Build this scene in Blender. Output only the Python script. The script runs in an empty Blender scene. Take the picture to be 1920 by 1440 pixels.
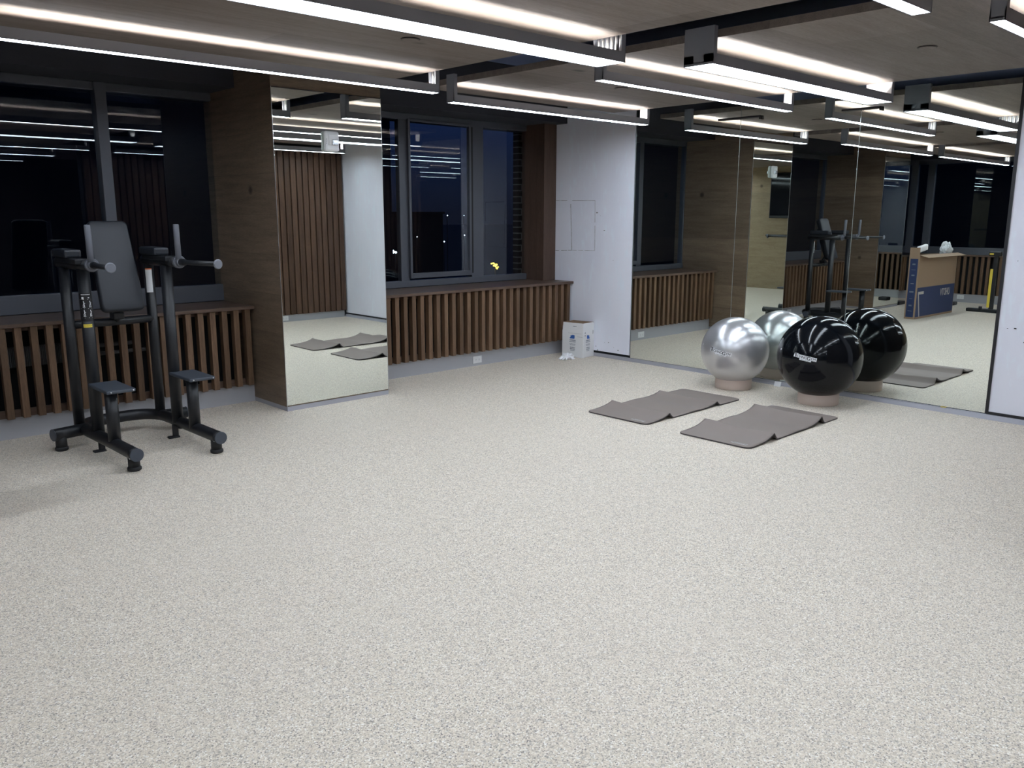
import bpy, bmesh, math, random
from mathutils import Vector, Matrix
random.seed(7)
S = bpy.context.scene
COL = S.collection
PI = math.pi

# ---------------------------------------------------------------- camera
YAW, PITCH, ROLL, FPX, EYE = 0.8150, -0.1991, 0.0017, 1573.3, 1.5
cy_, sy_, cp_, sp_ = math.cos(YAW), math.sin(YAW), math.cos(PITCH), math.sin(PITCH)
fwd = Vector((cy_*cp_, sy_*cp_, sp_)); rgt = Vector((sy_, -cy_, 0)); upv = rgt.cross(fwd)
c_, s_ = math.cos(ROLL), math.sin(ROLL)
rgt, upv = c_*rgt + s_*upv, c_*upv - s_*rgt
cd = bpy.data.cameras.new('camera'); cam = bpy.data.objects.new('camera', cd); COL.objects.link(cam)
cam.matrix_world = Matrix(((rgt.x, upv.x, -fwd.x, 0), (rgt.y, upv.y, -fwd.y, 0), (rgt.z, upv.z, -fwd.z, EYE), (0, 0, 0, 1)))
cd.sensor_width = 36; cd.lens = FPX/1920*36; cd.clip_start = 0.05; cd.clip_end = 2000
S.camera = cam
# ---------------------------------------------------------------- view + world (night sky)
S.view_settings.view_transform = 'Standard'; S.view_settings.look = 'None'
S.view_settings.gamma = 1; S.view_settings.use_curve_mapping = False
S.view_settings.exposure = 0.98
LAMP_SLIM, LAMP_WIDE = 20.0, 8.0      # radiance of the lamps' lower diffusers
LAMP_UP = 42.0         # radiance of the strips that light the ceiling
W = bpy.data.worlds.new('night'); S.world = W; W.use_nodes = True
nt = W.node_tree; nt.nodes.clear()
o_ = nt.nodes.new('ShaderNodeOutputWorld'); b_ = nt.nodes.new('ShaderNodeBackground')
g_ = nt.nodes.new('ShaderNodeTexCoord'); m_ = nt.nodes.new('ShaderNodeSeparateXYZ'); r_ = nt.nodes.new('ShaderNodeValToRGB')
nt.links.new(g_.outputs['Generated'], m_.inputs[0]); nt.links.new(m_.outputs['Z'], r_.inputs[0])
nt.links.new(r_.outputs[0], b_.inputs[0]); nt.links.new(b_.outputs[0], o_.inputs[0])
e = r_.color_ramp.elements
e[0].position = 0.0; e[0].color = (0.0025, 0.0035, 0.008, 1); e[1].position = 0.17; e[1].color = (0.0045, 0.010, 0.038, 1)
q = e.new(0.06); q.color = (0.003, 0.0055, 0.015, 1)
b_.inputs[1].default_value = 1.0

# ---------------------------------------------------------------- node helpers / materials
def mat(name, col, rough=0.5, metal=0.0, spec=0.5, **kw):
    m = bpy.data.materials.new(name); m.use_nodes = True
    p = m.node_tree.nodes['Principled BSDF']
    p.inputs['Base Color'].default_value = (*col, 1); p.inputs['Roughness'].default_value = rough
    p.inputs['Metallic'].default_value = metal; p.inputs['Specular IOR Level'].default_value = spec
    for k, v in kw.items(): p.inputs[k.replace('_', ' ')].default_value = v
    return m
def N(m, t, **props):
    n = m.node_tree.nodes.new(t)
    for k, v in props.items(): setattr(n, k, v)
    return n
def lk(m, a, b): m.node_tree.links.new(a, b)
def coords(m, scale, kind='Object', rot=(0, 0, 0)):
    t = N(m, 'ShaderNodeTexCoord'); mp = N(m, 'ShaderNodeMapping')
    mp.inputs['Scale'].default_value = scale; mp.inputs['Rotation'].default_value = rot
    lk(m, t.outputs[kind], mp.inputs[0]); return mp.outputs[0]
def ramp(m, fac, stops):
    r = N(m, 'ShaderNodeValToRGB'); lk(m, fac, r.inputs[0]); el = r.color_ramp.elements
    while len(el) < len(stops): el.new(0.5)
    for x, (pos, c) in zip(el, stops):
        x.position = pos; x.color = (*c, 1)
    return r.outputs[0]
def mixc(m, fac, a, b, mode='MIX'):
    x = N(m, 'ShaderNodeMix', data_type='RGBA', blend_type=mode)
    if isinstance(fac, float): x.inputs[0].default_value = fac
    else: lk(m, fac, x.inputs[0])
    for s, v in ((6, a), (7, b)):
        if isinstance(v, tuple): x.inputs[s].default_value = (*v, 1)
        else: lk(m, v, x.inputs[s])
    return x.outputs[2]
def noise(m, vec, scale, detail=3, rough=0.5):
    n = N(m, 'ShaderNodeTexNoise'); n.inputs['Scale'].default_value = scale
    n.inputs['Detail'].default_value = detail; n.inputs['Roughness'].default_value = rough
    lk(m, vec, n.inputs['Vector']); return n.outputs['Fac']
def bump(m, h, strength, dist=0.002):
    b = N(m, 'ShaderNodeBump'); b.inputs['Strength'].default_value = strength; b.inputs['Distance'].default_value = dist
    lk(m, h, b.inputs['Height']); lk(m, b.outputs[0], m.node_tree.nodes['Principled BSDF'].inputs['Normal'])
def setc(m, c): lk(m, c, m.node_tree.nodes['Principled BSDF'].inputs['Base Color'])

def wood(name, dark, light, grain=(1, 14, 14), plank=None, plank_rot=(0, 0, 0), rough=0.5, knots=True, tone=0.16, island=0.0):
    m = mat(name, light, rough, spec=0.35)
    v = coords(m, grain)
    c = ramp(m, noise(m, v, 2.2, 5, 0.62), [(0.32, dark), (0.68, light)])
    fine = noise(m, coords(m, tuple(g*6 for g in grain)), 4, 2)
    c = mixc(m, 0.35, c, ramp(m, fine, [(0.3, tuple(x*0.72 for x in dark)), (0.7, light)]))
    if knots:
        vo = N(m, 'ShaderNodeTexVoronoi'); vo.inputs['Scale'].default_value = 1.5
        lk(m, coords(m, (0.7, 1.15, 1.15)), vo.inputs['Vector'])
        kf = ramp(m, vo.outputs['Distance'], [(0.03, (1, 1, 1)), (0.075, (0, 0, 0))])
        c = mixc(m, kf, c, tuple(x*0.35 for x in dark))
    if plank:
        br = N(m, 'ShaderNodeTexBrick'); br.inputs['Scale'].default_value = 1
        br.inputs['Brick Width'].default_value = plank[0]; br.inputs['Row Height'].default_value = plank[1]
        br.inputs['Mortar Size'].default_value = 0.0012; br.inputs['Mortar Smooth'].default_value = 0.3
        br.inputs['Color1'].default_value = (1, 1, 1, 1); br.inputs['Color2'].default_value = (1-tone*2, 1-tone*2, 1-tone*2, 1)
        br.inputs['Mortar'].default_value = (0.45, 0.45, 0.45, 1)
        lk(m, coords(m, (1, 1, 1), rot=plank_rot), br.inputs['Vector'])
        c = mixc(m, 1.0, c, br.outputs['Color'], 'MULTIPLY')
    if island:
        g = N(m, 'ShaderNodeNewGeometry')
        c = mixc(m, 1.0, c, ramp(m, g.outputs['Random Per Island'], [(0, (1-island, (1-island)*0.98, (1-island)*0.95)), (1, (1+island, 1+island, 1+island))]), 'MULTIPLY')
    setc(m, c); bump(m, fine, 0.12, 0.001)
    return m

M = {}
M['ceil_wood'] = wood('oak ceiling veneer', (0.18, 0.145, 0.13), (0.285, 0.24, 0.213), (1, 9, 9), (2.4, 0.62), rough=0.55)
M['pillar_wood'] = wood('oak pillar veneer', (0.17, 0.12, 0.082), (0.29, 0.215, 0.15), (1.2, 1.2, 12), (1.3, 0.3), (PI/2, 0, 0), rough=0.5)
M['pale_wood'] = wood('pale oak panelling', (0.33, 0.25, 0.15), (0.47, 0.37, 0.24), (1.2, 1.2, 9), (1.3, 0.3), (PI/2, 0, PI/2), rough=0.5)
M['slat'] = wood('walnut slats', (0.085, 0.049, 0.030), (0.185, 0.112, 0.066), (14, 14, 1.0), rough=0.45, knots=False, island=0.28)
M['slat_dark'] = wood('dark walnut boards', (0.055, 0.028, 0.018), (0.125, 0.070, 0.042), (14, 14, 1.0), rough=0.45, knots=False, island=0.22)
M['shelf'] = wood('walnut shelf', (0.075, 0.048, 0.036), (0.14, 0.092, 0.068), (1.0, 12, 12), rough=0.38, knots=False)
M['return'] = wood('walnut return board', (0.07, 0.042, 0.03), (0.11, 0.07, 0.052), (10, 10, 1.0), rough=0.45, knots=False)
M['void'] = mat('matt black void', (0.006, 0.007, 0.009), 0.9)
M['black_glare'] = mat('black ceiling with lens glare tint', (0.11, 0.14, 0.25), 0.8)  # black plenum; veiling glare of the lens is painted in as navy
M['soffit'] = mat('dark soffit paint', (0.030, 0.031, 0.040), 0.7)
M['base_grey'] = mat('grey skirting', (0.37, 0.375, 0.40), 0.5)
M['kerb'] = mat('grey kerb strip', (0.36, 0.36, 0.40), 0.55)
M['frame'] = mat('grey aluminium frame', (0.10, 0.108, 0.13), 0.42, 0.3)
M['gasket'] = mat('black gasket', (0.01, 0.01, 0.012), 0.5)
M['trim_black'] = mat('black trim', (0.012, 0.012, 0.016), 0.4)
M['white_wall'] = mat('white board', (0.78, 0.79, 0.86), 0.55)
m = M['white_wall']
n1 = noise(m, coords(m, (1, 1.2, 0.5)), 1.6, 4); n2 = noise(m, coords(m, (1, 6, 2)), 3.0, 3)
setc(m, mixc(m, ramp(m, n2, [(0.55, (0, 0, 0)), (0.75, (1, 1, 1))]), ramp(m, n1, [(0.35, (0.76, 0.77, 0.86)), (0.65, (0.82, 0.83, 0.91))]), (0.80, 0.85, 0.93)))
M['pencil'] = mat('pencil and putty marks', (0.30, 0.29, 0.30), 0.9)
M['plain_wall'] = mat('dark rear cladding', (0.05, 0.034, 0.026), 0.8)
# speckled rubber floor
m = M['floor'] = mat('speckled rubber floor', (0.6, 0.55, 0.48), 0.62, spec=0.3)
v = coords(m, (1, 1, 1))
vo = N(m, 'ShaderNodeTexVoronoi'); vo.inputs['Scale'].default_value = 250; lk(m, v, vo.inputs['Vector'])
sep = N(m, 'ShaderNodeSeparateColor'); lk(m, vo.outputs['Color'], sep.inputs[0])
c = ramp(m, sep.outputs[0], [(0.0, (0.20, 0.18, 0.17)), (0.10, (0.38, 0.34, 0.29)), (0.30, (0.58, 0.50, 0.405)), (0.62, (0.66, 0.575, 0.465)), (0.86, (0.75, 0.675, 0.57)), (1.0, (0.84, 0.81, 0.76))])
vo2 = N(m, 'ShaderNodeTexVoronoi'); vo2.inputs['Scale'].default_value = 95; lk(m, v, vo2.inputs['Vector'])
sep2 = N(m, 'ShaderNodeSeparateColor'); lk(m, vo2.outputs['Color'], sep2.inputs[0])
c = mixc(m, ramp(m, sep2.outputs[1], [(0.90, (0, 0, 0)), (0.94, (0.3, 0.3, 0.3))]), c, (0.34, 0.32, 0.31))
c = mixc(m, ramp(m, noise(m, v, 0.9, 3), [(0.35, (0, 0, 0)), (0.7, (0.25, 0.25, 0.25))]), c, (0.60, 0.53, 0.45))
setc(m, c); bump(m, vo.outputs['Distance'], 0.25, 0.002)
# mirror
M['mirror'] = mat('mirror silver', (0.84, 0.885, 0.845), 0.0, 1.0)
M['mirror_edge'] = mat('polished mirror edge', (0.42, 0.45, 0.44), 0.25, 0.5)
# window glass: thin pane, partly reflecting
def glass(name, tint, boost):
    m = bpy.data.materials.new(name); m.use_nodes = True; m.node_tree.nodes.clear()
    out = N(m, 'ShaderNodeOutputMaterial'); mx = N(m, 'ShaderNodeMixShader'); tr = N(m, 'ShaderNodeBsdfTransparent'); gl = N(m, 'ShaderNodeBsdfGlossy')
    fr = N(m, 'ShaderNodeFresnel'); fr.inputs[0].default_value = 1.5; mu = N(m, 'ShaderNodeMath', operation='MULTIPLY'); mu.inputs[1].default_value = boost
    mu.use_clamp = True
    tr.inputs[0].default_value = (*tint, 1); gl.inputs['Roughness'].default_value = 0.0; gl.inputs[0].default_value = (0.9, 0.95, 1, 1)
    ge = N(m, 'ShaderNodeNewGeometry'); iv = N(m, 'ShaderNodeMath', operation='SUBTRACT'); iv.inputs[0].default_value = 1.0; lk(m, ge.outputs['Backfacing'], iv.inputs[1])
    m2 = N(m, 'ShaderNodeMath', operation='MULTIPLY'); lk(m, mu.outputs[0], m2.inputs[0]); lk(m, iv.outputs[0], m2.inputs[1])
    lk(m, fr.outputs[0], mu.inputs[0]); lk(m, m2.outputs[0], mx.inputs[0]); lk(m, tr.outputs[0], mx.inputs[1]); lk(m, gl.outputs[0], mx.inputs[2]); lk(m, mx.outputs[0], out.inputs[0])
    return m
M['glass'] = glass('window glass', (0.93, 0.96, 0.98), 2.0)
def emis(name, col, s):
    m = bpy.data.materials.new(name); m.use_nodes = True; m.node_tree.nodes.clear()
    out = N(m, 'ShaderNodeOutputMaterial'); em = N(m, 'ShaderNodeEmission'); em.inputs[0].default_value = (*col, 1); em.inputs[1].default_value = s
    lk(m, em.outputs[0], out.inputs[0]); return m
M['diffuser'] = emis('lamp diffuser', (0.78, 0.88, 1.0), LAMP_SLIM)
M['diffuser_wide'] = emis('wide lamp diffuser', (0.78, 0.88, 1.0), LAMP_WIDE)
M['uplight'] = emis('uplight strip', (1.0, 0.96, 0.90), LAMP_UP)
M['housing'] = mat('grey painted housing', (0.26, 0.27, 0.31), 0.45)
M['alu'] = mat('bare aluminium', (0.62, 0.63, 0.64), 0.3, 0.9)
M['white_paint'] = mat('white painted plate', (0.72, 0.72, 0.74), 0.5)
M['tower'] = mat('textured black steel', (0.010, 0.011, 0.014), 0.42)
m = M['tower']; bump(m, noise(m, coords(m, (1, 1, 1)), 400, 2), 0.15, 0.001)
M['tower_cap'] = mat('grey end caps', (0.05, 0.06, 0.08), 0.5)
M['cap_light'] = mat('light grey end caps', (0.16, 0.17, 0.20), 0.5)
M['grip'] = mat('dark rubber grip', (0.10, 0.105, 0.125), 0.6)
M['cushion'] = mat('black upholstery', (0.014, 0.017, 0.024), 0.5)
m = M['cushion']; bump(m, noise(m, coords(m, (1, 1, 1)), 260, 2), 0.15, 0.001)
M['step'] = mat('slate rubber tread', (0.045, 0.054, 0.07), 0.5)
M['rubber'] = mat('black rubber', (0.012, 0.012, 0.014), 0.6)
M['label_white'] = mat('white label', (0.75, 0.76, 0.78), 0.5)
M['label_black'] = mat('black label', (0.01, 0.01, 0.012), 0.4)
M['label_orange'] = mat('orange label strip', (0.7, 0.16, 0.05), 0.5)
M['yellow'] = mat('yellow enamel', (0.80, 0.62, 0.08), 0.4)
M['bolt'] = mat('bright bolt', (0.8, 0.8, 0.82), 0.3, 0.6)
M['stand'] = mat('blush plastic ring', (0.60, 0.49, 0.43), 0.5)
M['mat'] = mat('taupe foam mat', (0.215, 0.175, 0.155), 0.62)
m = M['mat']; bump(m, noise(m, coords(m, (1, 1, 1)), 300, 2), 0.1, 0.001)
M['mat_edge'] = mat('dark mat underside', (0.06, 0.052, 0.052), 0.7)
M['carton'] = mat('white carton', (0.72, 0.72, 0.72), 0.6)
M['card'] = mat('brown cardboard', (0.30, 0.205, 0.135), 0.75)
M['card_dark'] = mat('cardboard inner face', (0.24, 0.15, 0.09), 0.8)
M['box_blue'] = mat('blue carton print', (0.018, 0.034, 0.105), 0.6)
M['ink_blue'] = mat('blue ink', (0.03, 0.12, 0.42), 0.6)
M['ink_grey'] = mat('grey ink', (0.16, 0.18, 0.22), 0.6)
M['ink_black'] = mat('black ink', (0.012, 0.014, 0.02), 0.5)
M['print_pale'] = mat('pale print', (0.45, 0.42, 0.40), 0.6)
M['paper'] = mat('white paper', (0.88, 0.88, 0.9), 0.7)
M['plastic_bag'] = mat('thin white plastic', (0.75, 0.78, 0.80), 0.35)
M['plastic_white'] = mat('white plastic', (0.72, 0.73, 0.74), 0.35)
M['lens'] = mat('clear strobe lens', (0.55, 0.57, 0.6), 0.08, 0.5)
M['tv_glass'] = mat('black screen', (0.006, 0.007, 0.010), 0.06)
M['steel_fin'] = mat('dull steel fins', (0.20, 0.20, 0.20), 0.5, 0.4)
M['brick'] = mat('brick column', (0.05, 0.035, 0.03), 0.8)
m = M['brick']
br = N(m, 'ShaderNodeTexBrick'); br.inputs['Scale'].default_value = 1; br.inputs['Brick Width'].default_value = 0.2; br.inputs['Row Height'].default_value = 0.068
br.inputs['Mortar Size'].default_value = 0.006; br.inputs['Color1'].default_value = (0.03, 0.022, 0.02, 1); br.inputs['Color2'].default_value = (0.022, 0.017, 0.016, 1); br.inputs['Mortar'].default_value = (0.22, 0.21, 0.2, 1)
lk(m, coords(m, (1, 1, 1), rot=(PI/2, 0, 0)), br.inputs['Vector']); setc(m, br.outputs['Color'])
M['night_wall'] = mat('dark facade', (0.012, 0.012, 0.014), 0.9)
M['night_ground'] = mat('dark ground', (0.01, 0.011, 0.013), 0.9)
M['lamp_white'] = emis('street lamp glow', (0.75, 0.9, 1.0), 3)
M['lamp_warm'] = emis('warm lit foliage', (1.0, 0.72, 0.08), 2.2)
# exercise ball vinyls
m = M['ball_silver'] = mat('silver vinyl', (0.60, 0.60, 0.62), 0.30, 0.75, Coat_Weight=0.5, Coat_Roughness=0.08)
m = M['ball_black'] = mat('black vinyl', (0.004, 0.005, 0.007), 0.10, 0.0, 0.28)
for k in ('ball_silver', 'ball_black'):
    m = M[k]; t = N(m, 'ShaderNodeTexCoord'); w = N(m, 'ShaderNodeTexWave', wave_type='BANDS', bands_direction='Z', wave_profile='SIN')
    w.inputs['Scale'].default_value = 16; w.inputs['Distortion'].default_value = 0
    lk(m, t.outputs['Object'], w.inputs['Vector'])
    bump(m, ramp(m, w.outputs['Fac'], [(0.0, (0, 0, 0)), (0.08, (1, 1, 1))]), 0.10, 0.001)

# ---------------------------------------------------------------- mesh builder
class MB:
    def __init__(s): s.bm = bmesh.new(); s.mats = []
    def mi(s, m):
        if m is None: return 0
        if m not in s.mats: s.mats.append(m)
        return s.mats.index(m)
    def box(s, x0, x1, y0, y1, z0, z1, bev=0, T=None, m=None):
        r = bmesh.ops.create_cube(s.bm, size=1); vs = r['verts']
        A = Matrix.Translation(((x0+x1)/2, (y0+y1)/2, (z0+z1)/2)) @ Matrix.Diagonal((abs(x1-x0), abs(y1-y0), abs(z1-z0), 1))
        bmesh.ops.transform(s.bm, matrix=A, verts=vs)
        fs = list({f for v in vs for f in v.link_faces}); k = s.mi(m)
        for f in fs: f.material_index = k
        if bev:
            es = list({e for v in vs for e in v.link_edges})
            r = bmesh.ops.bevel(s.bm, geom=es, offset=bev, segments=2, profile=0.5, affect='EDGES', clamp_overlap=True)
            vs = list({v for v in r['verts']} | {v for v in vs if v.is_valid})
            for f in r['faces']: f.material_index = k
        if T is not None: bmesh.ops.transform(s.bm, matrix=T, verts=vs)
        return vs
    def poly(s, pts, faces, m=None, smooth=False):
        vs = [s.bm.verts.new(p) for p in pts]; k = s.mi(m)
        for f in faces:
            try: fc = s.bm.faces.new([vs[i] for i in f]); fc.material_index = k; fc.smooth = smooth
            except ValueError: pass
        return vs
    def path(s, pts, radii, n=20, cap=True, m=None):
        pts = [Vector(p) for p in pts]
        if not isinstance(radii, (list, tuple)): radii = [radii]*len(pts)
        rings = []; k = s.mi(m); prev = None
        for i, p in enumerate(pts):
            a = pts[max(i-1, 0)]; b = pts[min(i+1, len(pts)-1)]
            t = (b-a)
            if t.length < 1e-9: t = (pts[min(i+2, len(pts)-1)]-p) if i < len(pts)/2 else (p-pts[max(i-2, 0)])
            if t.length < 1e-9: t = Vector((0, 0, 1))
            t.normalize()
            if prev is None:
                u = t.orthogonal().normalized()
            else:
                u = (prev - t*prev.dot(t)).normalized()
            prev = u; w = t.cross(u)
            rings.append([s.bm.verts.new(p + radii[i]*(math.cos(2*PI*j/n)*u + math.sin(2*PI*j/n)*w)) for j in range(n)])
        for a, b in zip(rings, rings[1:]):
            for j in range(n):
                f = s.bm.faces.new((a[j], a[(j+1) % n], b[(j+1) % n], b[j])); f.smooth = True; f.material_index = k
        if cap:
            for r in (rings[0][::-1], rings[-1]):
                f = s.bm.faces.new(r); f.material_index = k
        return rings
    def rod(s, a, b, r, n=20, r2=None, bev=0.0, m=None):
        a = Vector(a); b = Vector(b); r2 = r if r2 is None else r2; d = (b-a).normalized()
        if bev: return s.path([a, a, a+d*bev, b-d*bev, b, b], [max(r-bev, 1e-4), r-bev, r, r2, r2-bev, max(r2-bev, 1e-4)], n, True, m)
        return s.path([a, b], [r, r2], n, True, m)
    def sphere(s, c, r, u=48, v=24, m=None, T=None):
        R = bmesh.ops.create_uvsphere(s.bm, u_segments=u, v_segments=v, radius=r); k = s.mi(m)
        for f in {f for q in R['verts'] for f in q.link_faces}: f.smooth = True; f.material_index = k
        A = Matrix.Translation(c)
        if T is not None: A = A @ T
        bmesh.ops.transform(s.bm, matrix=A, verts=R['verts']); return R['verts']
    def build(s, name, m, parent=None, T=None):
        me = bpy.data.meshes.new(name)
        bmesh.ops.remove_doubles(s.bm, verts=s.bm.verts, dist=1e-7)
        bmesh.ops.recalc_face_normals(s.bm, faces=s.bm.faces)
        if T is not None: s.bm.transform(T)
        s.bm.to_mesh(me); s.bm.free()
        if s.mats:
            for x in s.mats: me.materials.append(M[x] if isinstance(x, str) else x)
        else: me.materials.append(M[m] if isinstance(m, str) else m)
        o = bpy.data.objects.new(name, me); COL.objects.link(o)
        if parent: o.parent = parent
        return o
def tag(o, label=None, cat=None, group=None, kind=None):
    if label: o['label'] = label
    if cat: o['category'] = cat
    if group: o['group'] = group
    if kind: o['kind'] = kind
    return o
def empty(name, label, cat, loc=(0, 0, 0), rz=0, group=None):
    o = bpy.data.objects.new(name, None); COL.objects.link(o); o.location = loc; o.rotation_euler = (0, 0, rz); o.empty_display_size = 0.1
    return tag(o, label, cat, group)
def bx(name, m, *a, parent=None, bev=0, label=None, cat=None, kind=None, T=None):
    b = MB(); b.box(*a, bev=bev, T=T); o = b.build(name, m, parent); return tag(o, label, cat, None, kind)
def text_mesh(txt, size, extrude=0.0, bold=0.0, sx=1.0):
    cu = bpy.data.curves.new('t', 'FONT'); cu.body = txt; cu.size = size; cu.extrude = extrude; cu.align_x = 'CENTER'; cu.align_y = 'CENTER'; cu.offset = bold
    cu.resolution_u = 3
    o = bpy.data.objects.new('t', cu); COL.objects.link(o); bpy.context.view_layer.update()
    dg = bpy.context.evaluated_depsgraph_get(); me = bpy.data.meshes.new_from_object(o.evaluated_get(dg))
    bpy.data.objects.remove(o); bpy.data.curves.remove(cu)
    for v in me.vertices: v.co.x *= sx
    q = bmesh.new(); q.from_mesh(me); bmesh.ops.triangulate(q, faces=q.faces); bmesh.ops.subdivide_edges(q, edges=[e for e in q.edges if e.calc_length() > size*0.5], cuts=1); q.to_mesh(me); q.free()
    return me
def text_obj(name, txt, size, m, T, parent, bold=0.0, sx=1.0):
    me = text_mesh(txt, size, 0.0004, bold, sx); me.transform(T); me.materials.clear(); me.materials.append(M[m])
    o = bpy.data.objects.new(name, me); COL.objects.link(o); o.parent = parent; return o
def frame_mat(origin, xdir, ydir):
    x = Vector(xdir).normalized(); y = Vector(ydir).normalized(); z = x.cross(y)
    return Matrix(((x.x, y.x, z.x, origin[0]), (x.y, y.y, z.y, origin[1]), (x.z, y.z, z.z, origin[2]), (0, 0, 0, 1)))

# ---------------------------------------------------------------- key planes of the room
XM, YM = 6.817, 5.806         # mirrored side wall, front of the pillars
YB, YG = 6.34, 6.83           # skirting and window glass
XW, YS, YREAR = -2.306, 0.78, -3.2
ZC, ZP = 2.457, 2.95          # underside of timber ceiling, black plenum
st = dict(kind='structure')
bx('floor', 'floor', XW-0.3, 7.2, YREAR-0.3, 7.1, -0.1, 0, **st)
bx('ceiling', 'black_glare', XW-0.3, 7.2, YREAR-0.3, 7.1, ZP, ZP+0.1, label='matt black ceiling void above the timber panels', **st)
def ceiling_panel(n, x0, x1, y0, y1, lab):
    o = bx('trim_%d' % n, 'ceil_wood', x0, x1, y0, y1, ZC, ZC+0.042, label=lab, kind='structure'); return o
ceiling_panel(1, 4.18, 6.455, -3.1, 5.43, 'oak veneer ceiling panel nearest the mirrored wall')
ceiling_panel(2, 1.05, 3.745, -3.1, 5.43, 'oak veneer ceiling panel over the black training tower')
ceiling_panel(3, XW+0.1, 0.65, -3.1, 5.43, 'oak veneer ceiling panel beside the television wall')

# window wall: sill wall, header and soffit
b = MB(); b.box(XW-0.1, XM+0.2, YG+0.06, YG+0.25, -0.1, 0.80); b.box(XW-0.1, XM+0.2, YG+0.04, YG+0.25, 2.40, ZP)
b.build('wall_north', 'soffit')['kind'] = 'structure'
bx('trim_4', 'soffit', XW, XM, 6.38, YG+0.04, 2.452, ZP, label='dark soffit box running above the windows', **st)
# pillars
for n, (a, c, lab) in enumerate(((3.08, 4.03, 'oak clad pillar between the two windows'), (-0.856, 0.10, 'oak clad pillar at the far end of the long window')), 5):
    bx('trim_%d' % n, 'pillar_wood', a, c, YM+0.006, YG+0.12, 0.035, 2.6, label=lab, **st)
    bx('baseboard_pillar', 'kerb', a+0.002, c-0.002, YM+0.0, YG, 0, 0.035, **st)
for a, c in ((3.08, 4.03), (-0.856, 0.10)):
    pass
# skirting on window wall
k = 0
for a, c in ((4.03, XM), (0.10, 3.08), (XW, -0.856)):
    bx('baseboard_north', 'base_grey', a, c, YB, YB+0.02, 0, 0.145, **st)

# east wall
b = MB(); b.box(XM+0.008, XM+0.2, YREAR, YG+0.2, 0, ZP); b.build('wall_east', 'void')['kind'] = 'structure'
o = MB(); o.box(XM, XM+0.012, 5.452, 6.60, 0.062, 2.70); wp = o.build('wall_panel', 'white_wall'); tag(wp, 'white board wall between the slatted window shelf and the mirrors, with pencil outlines', 'wall', kind='structure')
wp.name = 'trim_7'
# pencilled outlines and putty marks on the white board
b = MB()
def line(y0, z0, y1, z1, w=0.004):
    n = 14; random.seed(int(abs(y0*1000+z1*77)))
    for i in range(n):
        if random.random() < 0.14: continue
        t0, t1 = i/n, (i+1)/n; p = (y0+(y1-y0)*t0, z0+(z1-z0)*t0); q = (y0+(y1-y0)*t1, z0+(z1-z0)*t1)
        ww = w*random.uniform(0.5, 1.3)
        b.box(XM-0.0012, XM-0.0002, min(p[0], q[0])-ww/2, max(p[0], q[0])+ww/2, min(p[1], q[1])-ww/2, max(p[1], q[1])+ww/2)
line(6.53, 1.652, 5.965, 1.645); line(5.965, 1.645, 5.957, 1.128); line(6.53, 1.112, 6.288, 1.122); line(6.315, 1.651, 6.288, 1.122); line(6.288, 1.122, 5.957, 1.128, 0.002)
for i in range(14):
    y = random.uniform(5.6, 6.5); z = random.choice((random.uniform(0.06, 0.2), random.uniform(1.0, 1.9))); w = random.uniform(0.003, 0.012)
    b.box(XM-0.0012, XM-0.0002, y-w, y+w, z-w*0.5, z+w*0.5)
b.build('wall_mark', 'pencil', wp)
# right-hand white board with black surround
b = MB(); b.box(XM-0.004, XM+0.008, YREAR, 2.012, 0.058, 2.70); w2 = b.build('trim_8', 'white_wall'); tag(w2, 'white board wall right of the mirrors', None, kind='structure')
b = MB(); b.box(XM-0.012, XM+0.006, 2.012, 2.034, 0.04, 2.70); b.box(XM-0.012, XM+0.006, YREAR, 2.012, 0.04, 0.058); b.build('trim_9', 'trim_black')['kind'] = 'structure'
b = MB()
for y, z, r in ((1.90, 0.695, 0.008), (1.83, 0.60, 0.006), (1.95, 0.69, 0.004), (1.935, 1.18, 0.003)):
    b.box(XM-0.006, XM-0.004, y-r, y+r, z-r*0.6, z+r*0.6)
b.build('wall_mark', 'ink_black', w2)
# kerb below the mirrors, slightly wider towards the camera
b = MB(); z1 = 0.036
b.poly([(XM+0.01, 6.6, 0), (XM-0.003, 6.6, 0), (XM-0.006, 5.0, 0), (XM-0.032, 2.0, 0), (XM-0.04, YREAR, 0), (XM+0.01, YREAR, 0),
        (XM+0.01, 6.6, z1), (XM-0.001, 6.6, z1), (XM-0.002, 5.0, z1), (XM-0.012, 2.0, z1), (XM-0.014, YREAR, z1), (XM+0.01, YREAR, z1)],
       [(0, 1, 2, 3, 4, 5), (6, 7, 8, 9, 10, 11)] + [(i, (i+1) % 6, (i+1) % 6+6, i+6) for i in range(6)])
b.build('baseboard_east', 'kerb')['kind'] = 'structure'
# walnut return board at the end of the window recess
bx('trim_10', 'return', 6.63, XM-0.001, 6.535, YG+0.05, 0.789, 2.452, label='dark walnut return board between window and white wall', **st)

# west wall: pale oak with television, window bay towards the corner
b = MB(); b.box(XW-0.2, XW, YREAR, 4.0, 0, ZP); o = b.build('wall_west', 'pale_wood'); o['kind'] = 'structure'
b = MB(); b.box(XW-0.2, XW-0.1, 4.0, YG+0.2, 0, 0.86); b.box(XW-0.2, XW-0.1, 4.0, YG+0.2, 2.40, ZP); b.build('trim_11', 'soffit')['kind'] = 'structure'
bx('baseboard_west', 'base_grey', XW-0.005, XW+0.012, 4.0, YB, 0, 0.145, **st)
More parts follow.
